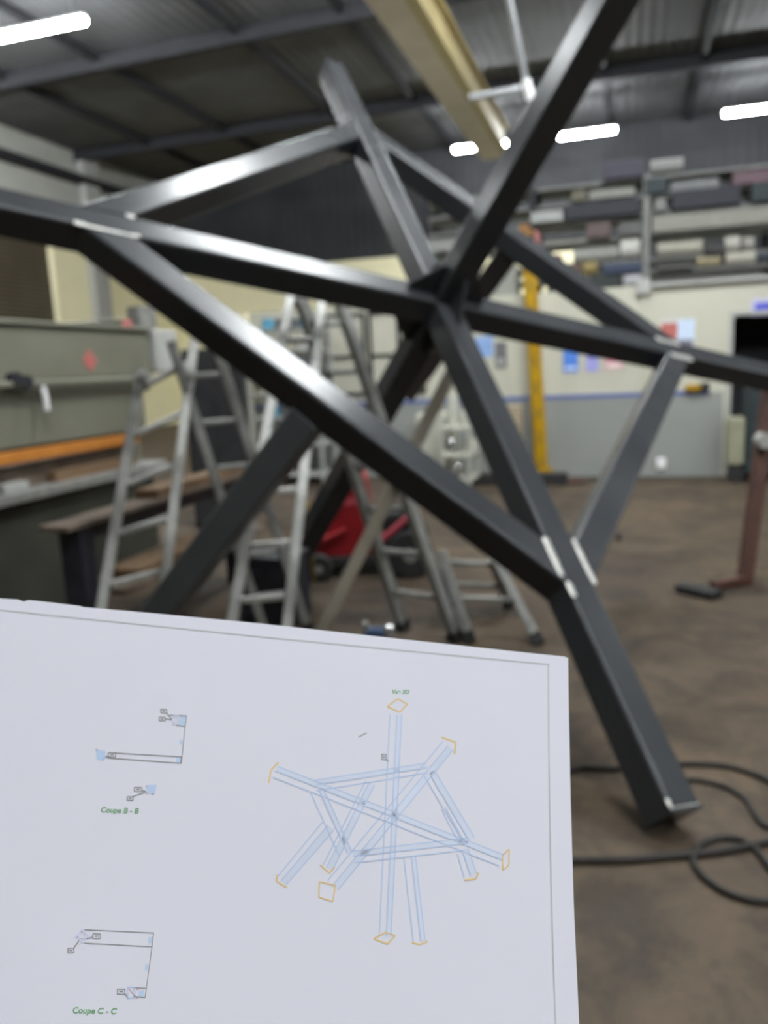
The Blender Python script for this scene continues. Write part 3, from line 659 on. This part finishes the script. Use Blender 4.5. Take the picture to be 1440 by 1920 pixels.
bead((-A + h2 - o_ - .03, -h2 - .002, 0), (-A + h2 + o_ + .02, -h2 - .002, 0), .02, seed=6, lumps=8)            # slanted tie meets the left arm
bead((-A + h2 + o_ - .01, -h2 + .0, 0), (-A + h2 + o_ + .03, -h2 + .0, 0), .028, .008, 3, seed=7)
bead((-A + h2 + o_ - .02, h2 - .004, 0), (-A + h2 + o_ + .02, h2 - .004, 0), .028, .008, 3, seed=8)
bead((-A + h2 - o_ - .03, -h2 + .004, 0), (-A + h2 - o_ + .02, -h2 + .004, 0), .026, .008, 3, seed=9)
bead((-h2 + .01, -NEAR + .002, .0), (h2 - .012, -NEAR + .002, .0), .012, .003, 8, seed=10, mt='alu_dull')     # cap weld on the near end
bead((-h2 + .006, -NEAR + .035, 0), (-h2 + .006, -NEAR + .001, 0), .02, .004, 3, seed=11)

# slanted prop under the frame
pa, pb = dep(864, 664, 4.52), onz(596, 1206)
single('prop_bar', MB().bar(pb + V((0, 0, .03)), pa, .075, .05, side=r0, r=.008), 'wood_prop', 'long grey-beige bar slanting under the steel frame, behind the tall ladder', 'prop', smooth=35)

# ---------------------------------------------------------------- red wheeled machine behind the ladders
rc = onz(650, 1070); rc = V((rc.x, rc.y, 0))
ex = r0.copy(); ey = f0.copy()
def RP(x, y, z): return rc + ex * x + ey * y + Z * z
t = thing('red_compressor', 'red wheeled machine with sloping hood behind the tall ladder', 'machine', rc)
prof = [(-.3, .16), (-.3, .24), (-.05, .62), (.0, .80), (.2, .80), (.24, .5), (.27, .16)]
obj('hood', MB().prism([RP(x, -.2, z) for x, z in prof], ey * .5), 'red', t, bevel=.03)
obj('label_strip', MB().prism([RP(-.02, -.203, .58), RP(.16, -.203, .58), RP(.16, -.203, .64), RP(.0, -.203, .64)], -ey * .003), 'pink', t)
obj('chassis', MB().prism([RP(-.34, -.22, .1), RP(.36, -.22, .1), RP(.36, -.22, .17), RP(-.34, -.22, .17)], ey * .5), 'black', t, bevel=.01)
for x, r_ in ((-.2, .11), (.52, .19)):
    for y in (-.3, .32):
        wh = obj('wheel', MB().tube([RP(x, y - .05, r_), RP(x, y - .035, r_), RP(x, y + .035, r_), RP(x, y + .05, r_)], [r_ * .9, r_, r_, r_ * .9], 22), 'rubber', t, smooth=30)
        obj('hub', MB().tube([RP(x, y - .056, r_), RP(x, y + .056, r_)], r_ * .3, 14), 'alu_dull', wh, origin=rc, smooth=40)
obj('axle', MB().tube([RP(.52, -.3, .19), RP(.52, .32, .19)], .02, 8), 'black', t)
obj('engine', MB().prism([RP(.3, -.2, .17), RP(.62, -.2, .2), RP(.6, -.2, .52), RP(.32, -.2, .5)], ey * .4), 'black', t, bevel=.03)
obj('tow_bar', MB().tube([RP(-.62, -.26, .2), RP(-.3, -.26, .26), RP(.02, -.26, .4)], .022, 8), 'red', t, smooth=40)
obj('handle', MB().tube([RP(.24, -.28, .26), RP(.42, -.28, .4), RP(.54, -.28, .5), RP(.54, .3, .5)], .024, 8), 'pink', t, smooth=40)
# yellow hose on the floor behind the middle ladder
q = onz(580, 1105); q.z = 0
pts = [q + V((.0, .1, .02)), q + V((.03, .02, .2)), q + V((.05, 0, .5)), q + V((.0, .05, .66)), q + V((-.07, .08, .5)), q + V((-.1, .1, .2)), q + V((-.12, .15, .02))]
single('yellow_hose', MB().tube(catmull(pts), .011, 8), mat('ochre_hose', (.2, .14, .02), .6, col2=(.26, .18, .03)), 'ochre hose standing in a loop between the slanted steel leg and the red machine', 'hose', smooth=60)

# shiny blue fitting on the floor just above the sheet
q = onz(708, 1200)
t = thing('blue_grinder', 'small shiny blue power tool on the floor just above the paper', 'tool', q)
obj('body', MB().tube([q + V((-.07, 0, .04)), q + V((.06, .01, .045)), q + V((.09, .01, .045))], [.035, .04, .03], 14), 'blue_tool', t, smooth=50)
obj('gear_head', MB().tube([q + V((.075, 0, .0)), q + V((.075, 0, .09)), q + V((.075, 0, .105))], [.035, .035, .02], 14), 'chrome', t, smooth=50)
obj('side_handle', MB().tube([q + V((-.07, 0, .05)), q + V((-.075, -.01, .11))], .02, 12), 'alu_dull', t, smooth=50)

# ---------------------------------------------------------------- rusty stand and hoses on the right
b = onz(1396, 1095); db = (b - EYEP).dot(fw); tp = dep(1448, 690, db + .05)
t = thing('rusty_stand', 'leaning red-brown steel stand with a foot bar, at the right edge', 'stand', b)
obj('post', MB().bar(b + V((0, 0, .02)), tp, .09, .09, side=r0, r=.008), 'rust', t, smooth=35)
fe = onz(1335, 1108)
obj('foot_bar', MB().bar(b + V((.03, 0, .035)), fe + V((0, 0, .035)), .06, .06, r=.006), 'rust', t, smooth=35)
f1, f2 = onz(1276, 1108), onz(1345, 1124)
obj('foot_plate', MB().bar(f1 + V((0, 0, .03)), f2 + V((0, 0, .03)), .055, .13, side=Z, r=.005), 'black', t)
k_ = dep(1432, 826, db - .06)
obj('clamp', MB().tube([k_ - ey * .05, k_ + ey * .05], .055, 14), 'alu', t, smooth=40)
def hose(name, pxs, r, label):
    single(name, MB().tube(catmull([onz(x, y, r) for x, y in pxs], 10), r, 10), 'hose', label, 'hose', smooth=60)
hose('floor_hose', [(700, 1600), (900, 1614), (1080, 1613), (1170, 1612), (1250, 1606), (1330, 1599), (1390, 1589), (1440, 1578), (1520, 1556), (1640, 1530)], .013, 'dark hose running straight across the floor beside the paper')
hose('floor_hose', [(1040, 1452), (1090, 1440), (1150, 1441), (1210, 1436), (1290, 1432), (1360, 1436), (1410, 1450), (1450, 1470), (1500, 1520), (1530, 1600), (1500, 1670), (1440, 1690), (1370, 1676), (1322, 1646), (1300, 1612), (1312, 1586), (1346, 1571), (1386, 1573), (1416, 1592), (1440, 1622), (1470, 1660)], .011, 'dark hose lying in big loops on the floor at the right edge')
hose('floor_hose', [(1270, 1462), (1310, 1463), (1360, 1475), (1398, 1500), (1416, 1528), (1440, 1550), (1500, 1560)], .010, 'thin hose curving out from behind the near end of the frame')
q = onz(1160, 1012)
single('rubber_wheel', MB().tube([q + V((-.02, 0, .035)), q + V((.02, 0, .035))], .035, 16), 'rubber', 'small black wheel on the floor beside the right tie beam', 'wheel', smooth=30)
q = onz(1040, 905)
single('floor_bar', MB().tube([q + V((-.35, -.2, .03)), q + V((.0, -.24, .03)), q + V((.4, -.1, .03))], .03, 8), 'rust', 'short dark bar lying on the floor in front of the office', 'bar')
q = ony(1240, 870, OY - .1)
single('wall_socket', MB().box((q.x - .06, OY - .06, q.z - .07), (q.x + .06, OY - .012, q.z + .07)), 'pipe_white', 'small white socket low on the grey dado', 'socket', bevel=.012)

# ---------------------------------------------------------------- the drawing held in front
def pdep(y): return 1 / (2.27 + (y - 1520) * 0.00056)
def PP(x, y, lift=0.0):
    t_ = pdep(y); return EYEP + ray(x, y) * (t_ - lift)
top_pts = [(-420, 1080), (-200, 1102), (0, 1122), (34, 1124), (44, 1128), (54, 1125), (100, 1130), (150, 1136), (155, 1138), (300, 1151), (480, 1168), (760, 1199), (1000, 1225), (1058, 1231), (1065, 1234)]
def topy(x):
    for (xa, ya), (xb, yb2) in zip(top_pts, top_pts[1:]):
        if xa <= x <= xb: return ya + (yb2 - ya) * (x - xa) / (xb - xa)
    return top_pts[-1][1]
def right_x(y):
    P_ = [(1232, 1065), (1330, 1066.5), (1500, 1070), (1700, 1076), (1920, 1086), (2150, 1097)]
    for (ya, xa), (yb2, xb) in zip(P_, P_[1:]):
        if y <= yb2: return xa + (xb - xa) * max(0, (y - ya)) / (yb2 - ya)
    return P_[-1][1]
us = sorted(set([(x + 420) / 1485 for x, _ in top_pts] + [i / 30 for i in range(31)])); vs = [i / 24 for i in range(25)]
fr_, bk = [], []
for v_ in vs:
    for u_ in us:
        x = -420 + 1485 * u_; y0_ = topy(x); y = y0_ + (2150 - y0_) * v_
        x += (right_x(y) - 1065) * u_
        fr_.append(PP(x, y)); bk.append(PP(x, y, -.0012))
nu = len(us); mb = MB(); fs = []
for j in range(len(vs) - 1):
    for i in range(nu - 1):
        k = j * nu + i; fs.append((k, k + 1, k + nu + 1, k + nu))
mb.add(fr_ + bk, fs + [tuple(x + len(fr_) for x in f[::-1]) for f in fs])
N_ = len(fr_); per = [i for i in range(nu)] + [j * nu + nu - 1 for j in range(1, len(vs))] + [(len(vs) - 1) * nu + i for i in range(nu - 2, -1, -1)] + [j * nu for j in range(len(vs) - 2, 0, -1)]
mb.add([fr_[i] for i in per] + [bk[i] for i in per], [(i, (i + 1) % len(per), len(per) + (i + 1) % len(per), len(per) + i) for i in range(len(per))])
pc = PP(330, 1640)
paper = thing('drawing_sheet', 'white printed workshop drawing held up in front of the steel frame', 'paper', pc)
obj('sheet', mb, 'paper', paper, smooth=50)
LIFT = .00012
class INK:
    def __init__(s): s.mb = MB()
    def line(s, a, b, wd=1.6):
        a, b = V((*a, 0)), V((*b, 0)); d = b - a; L = d.length
        if L < .01: return s
        d /= L; n_ = V((-d.y, d.x, 0)) * wd / 2; k = max(1, int(L / 60))
        for i in range(k):
            p, q = a + d * (L * i / k), a + d * (L * (i + 1) / k)
            s.mb.add([PP(z.x, z.y, LIFT) for z in (p - n_, q - n_, q + n_, p + n_)], [(0, 1, 2, 3)])
        return s
    def poly(s, pts, wd=1.6, close=False):
        pts = list(pts) + ([pts[0]] if close else [])
        for a, b in zip(pts, pts[1:]): s.line(a, b, wd)
        return s
    def fill(s, pts): s.mb.add([PP(x, y, LIFT * .8) for x, y in pts], [tuple(range(len(pts)))]); return s
    def done(s, name, m): return obj(name, s.mb, m, paper)
# frame lines
I = INK()
I.poly([(-380, 1104), (0, 1144), (480, 1193), (1030, 1246)], 2.2); I.poly([(1028, 1246), (1029, 1400), (1032, 1600), (1037, 1790), (1042, 1920), (1049, 2080)], 2.6)
I.done('border_line', 'ink_frame')
# perspective view of the frame: pale blue beams
def beam(p, q, w0, w1=None, mids=(0.5,)):
    p, q = V((*p, 0)), V((*q, 0)); d = (q - p).normalized(); n_ = V((-d.y, d.x, 0)); w1 = w1 or w0
    pn = INK()
    for f in (0,) + tuple(mids) + (1,):
        o0_, o1 = (f - .5) * w0, (f - .5) * w1
        a, b = p + n_ * o0_, q + n_ * o1
        pn.line((a.x, a.y), (b.x, b.y), 2.3)
    o = pn.done('printed_beam', 'ink_blue')
    if mids:
        f = mids[0]; tn = INK(); c4 = [p + n_ * (-.5 * w0), q + n_ * (-.5 * w1), q + n_ * ((f - .5) * w1), p + n_ * ((f - .5) * w0)]
        for i in range(4):
            u_, v_ = i / 4, (i + 1) / 4
            tn.fill([(z.x, z.y) for z in (c4[0].lerp(c4[1], u_), c4[0].lerp(c4[1], v_), c4[3].lerp(c4[2], v_), c4[3].lerp(c4[2], u_))])
        tn.done('printed_tint', 'ink_tint')
beam((742, 1340), (722, 1756), 22, 22, (.4,))                       # mast
beam((516, 1447), (940, 1613), 22, 22, (.42,))                       # long arm
beam((840, 1398), (624, 1660), 25, 26, (.5,))                        # crossing arm
beam((592, 1473), (800, 1440), 20, 18, (.45,))                       # back tie
beam((594, 1482), (648, 1602), 25, 25, (.35,))                       # left tie
beam((662, 1607), (878, 1582), 22, 22, (.45,))                       # front tie
beam((805, 1450), (880, 1576), 22, 22, (.5,))                        # right tie
beam((616, 1548), (528, 1652), 26, 22, (.55,)); beam((694, 1468), (614, 1628), 18, 20, (.6,))
beam((768, 1606), (786, 1765), 22, 22, (.35,)); beam((868, 1598), (882, 1642), 22, 24, (.5,)); beam((832, 1516), (866, 1580), 8, 10, ())
for q in ([(726, 1325), (746, 1310), (764, 1320), (750, 1335)], [(599, 1653), (629, 1660), (624, 1690), (598, 1682)], [(942, 1604), (955, 1592), (954, 1622), (943, 1632)]):
    INK().poly(q, 2.6, True).done('printed_plate', 'ink_orange')
for q in ([(522, 1429), (508, 1444), (504, 1468)], [(828, 1382), (855, 1392), (852, 1414)], [(520, 1640), (518, 1652), (538, 1664)], [(600, 1622), (618, 1637), (627, 1626)],
          [(701, 1760), (727, 1770), (741, 1754), (722, 1748), (701, 1760)], [(772, 1767), (786, 1771), (802, 1765)], [(870, 1650), (892, 1648), (897, 1636)]):
    INK().poly(q, 3.0).done('printed_plate', 'ink_orange')
def tagbox(x, y, w_=11, h_=7, lead=None):
    pn = INK().poly([(x - w_ / 2, y - h_ / 2), (x + w_ / 2, y - h_ / 2 + .4), (x + w_ / 2, y + h_ / 2 + .4), (x - w_ / 2, y + h_ / 2)], 1.6, True); pn.line((x - w_ / 4, y), (x + w_ / 4, y), 2.2)
    if lead: pn.line(*lead, 1.8)
    pn.done('printed_tag', 'ink_grey')
tagbox(720, 1419, 8, 10, ((724, 1425), (729, 1427)))
INK().line((672, 1382), (688, 1374), 2).done('printed_dash', 'ink_grey')
# section B - B
I = INK(); I.poly([(318, 1341), (350, 1342), (347, 1362), (330, 1360)], 1.5); I.line((347, 1362), (340, 1431), 1.5)
I.line((203, 1411), (340, 1419), 1.8); I.line((200, 1421), (339, 1431), 1.8); I.poly([(340, 1419), (339, 1432)], 2.2)
I.done('printed_section', 'ink_grey')
tagbox(307, 1333, lead=((312, 1336), (322, 1349))); tagbox(304, 1348, lead=((310, 1348), (322, 1350)))
tagbox(210, 1415, 14, 8, ((203, 1416), (198, 1420)))
tagbox(259, 1480, 14, 8, ((265, 1482), (274, 1484))); tagbox(244, 1497, lead=((248, 1494), (272, 1485)))
# section C - C
I = INK(); I.poly([(158, 1743), (288, 1749), (285, 1775), (272, 1870)], 1.6); I.line((158, 1768), (285, 1775), 1.6); I.line((252, 1852), (273, 1853), 1.6); I.line((250, 1868), (272, 1870), 1.6)
I.done('printed_section', 'ink_grey')
tagbox(181, 1755, 14, 9, ((174, 1757), (162, 1760))); tagbox(133, 1782, 11, 9, ((138, 1778), (149, 1762))); tagbox(227, 1859, 14, 9, ((234, 1862), (240, 1871)))
MT['ink_pale_blue'] = mat('pale_blue_ink', (.48, .60, .80), .7, col2=(.52, .64, .82))
for q in ([(180, 1404), (197, 1408), (199, 1421), (193, 1427), (181, 1424)], [(274, 1472), (294, 1471), (290, 1489), (276, 1488)], [(339, 1343), (349, 1344), (346, 1360), (337, 1360)],
          [(337, 1388), (343, 1388), (341, 1396), (336, 1396)], [(331, 1420), (339, 1421), (338, 1431), (330, 1430)], [(279, 1757), (285, 1757), (284, 1768), (278, 1768)],
          [(273, 1808), (278, 1808), (276, 1820), (271, 1820)], [(262, 1857), (270, 1857), (269, 1869), (258, 1869)]):
    INK().fill(q).done('printed_fill', 'ink_pale_blue')
INK().poly([(239, 1851), (251, 1851), (254, 1870), (240, 1872)], 2.6, True).done('printed_joint', 'ink_pale_blue')
I = INK(); I.poly([(322, 1343), (334, 1341), (337, 1357), (324, 1360)], 2.4, True); I.poly([(326, 1346), (332, 1345), (333, 1354), (327, 1355)], 1.6, True)
I.done('printed_joint', 'ink_lilac'); I = INK()
I.poly([(142, 1757), (154, 1743), (165, 1755), (155, 1767)], 3, True); I.poly([(148, 1756), (155, 1749), (160, 1756), (155, 1761)], 1.6, True)
I.done('printed_joint', 'ink_lilac')
for x, y in ((181, 1406), (195, 1422), (193, 1414), (275, 1474), (275, 1487), (287, 1489), (325, 1357), (153, 1747), (145, 1756), (158, 1750), (153, 1765), (240, 1872), (256, 1871), (258, 1855)):
    INK().fill([(x - 1.8, y - 1.6), (x + 1.8, y - 1.6), (x + 1.8, y + 1.6), (x - 1.8, y + 1.6)]).done('printed_red_mark', 'ink_red')
INK().line((241, 1853), (255, 1869), 1.6).done('printed_red_mark', 'ink_red')
def text(body, x, y, size, slope, name, m):
    c_ = bpy.data.curves.new('lettering', 'FONT'); c_.body = body; c_.size = size; c_.shear = .22; c_.offset = .35
    o = bpy.data.objects.new('lettering', c_); COL.objects.link(o); bpy.context.view_layer.update()
    me = bpy.data.meshes.new_from_object(o.evaluated_get(bpy.context.evaluated_depsgraph_get()))
    mb = MB(); mb.add([PP(x + p.co.x, y + slope * p.co.x - p.co.y, LIFT) for p in me.vertices], [tuple(f.vertices) for f in me.polygons])
    bpy.data.objects.remove(o); bpy.data.curves.remove(c_); bpy.data.meshes.remove(me)
    return obj(name, mb, m, paper)
text('Coupe B - B', 188, 1523, 14.2, .03, 'lettering', 'ink_green')
text('Coupe C - C', 135, 1899, 15.6, .025, 'lettering', 'ink_green')
text('Vue 3D', 734, 1300, 10.5, .03, 'lettering', 'ink_green')
for o in bpy.data.objects:
    if 'base' in o.keys(): del o['base']
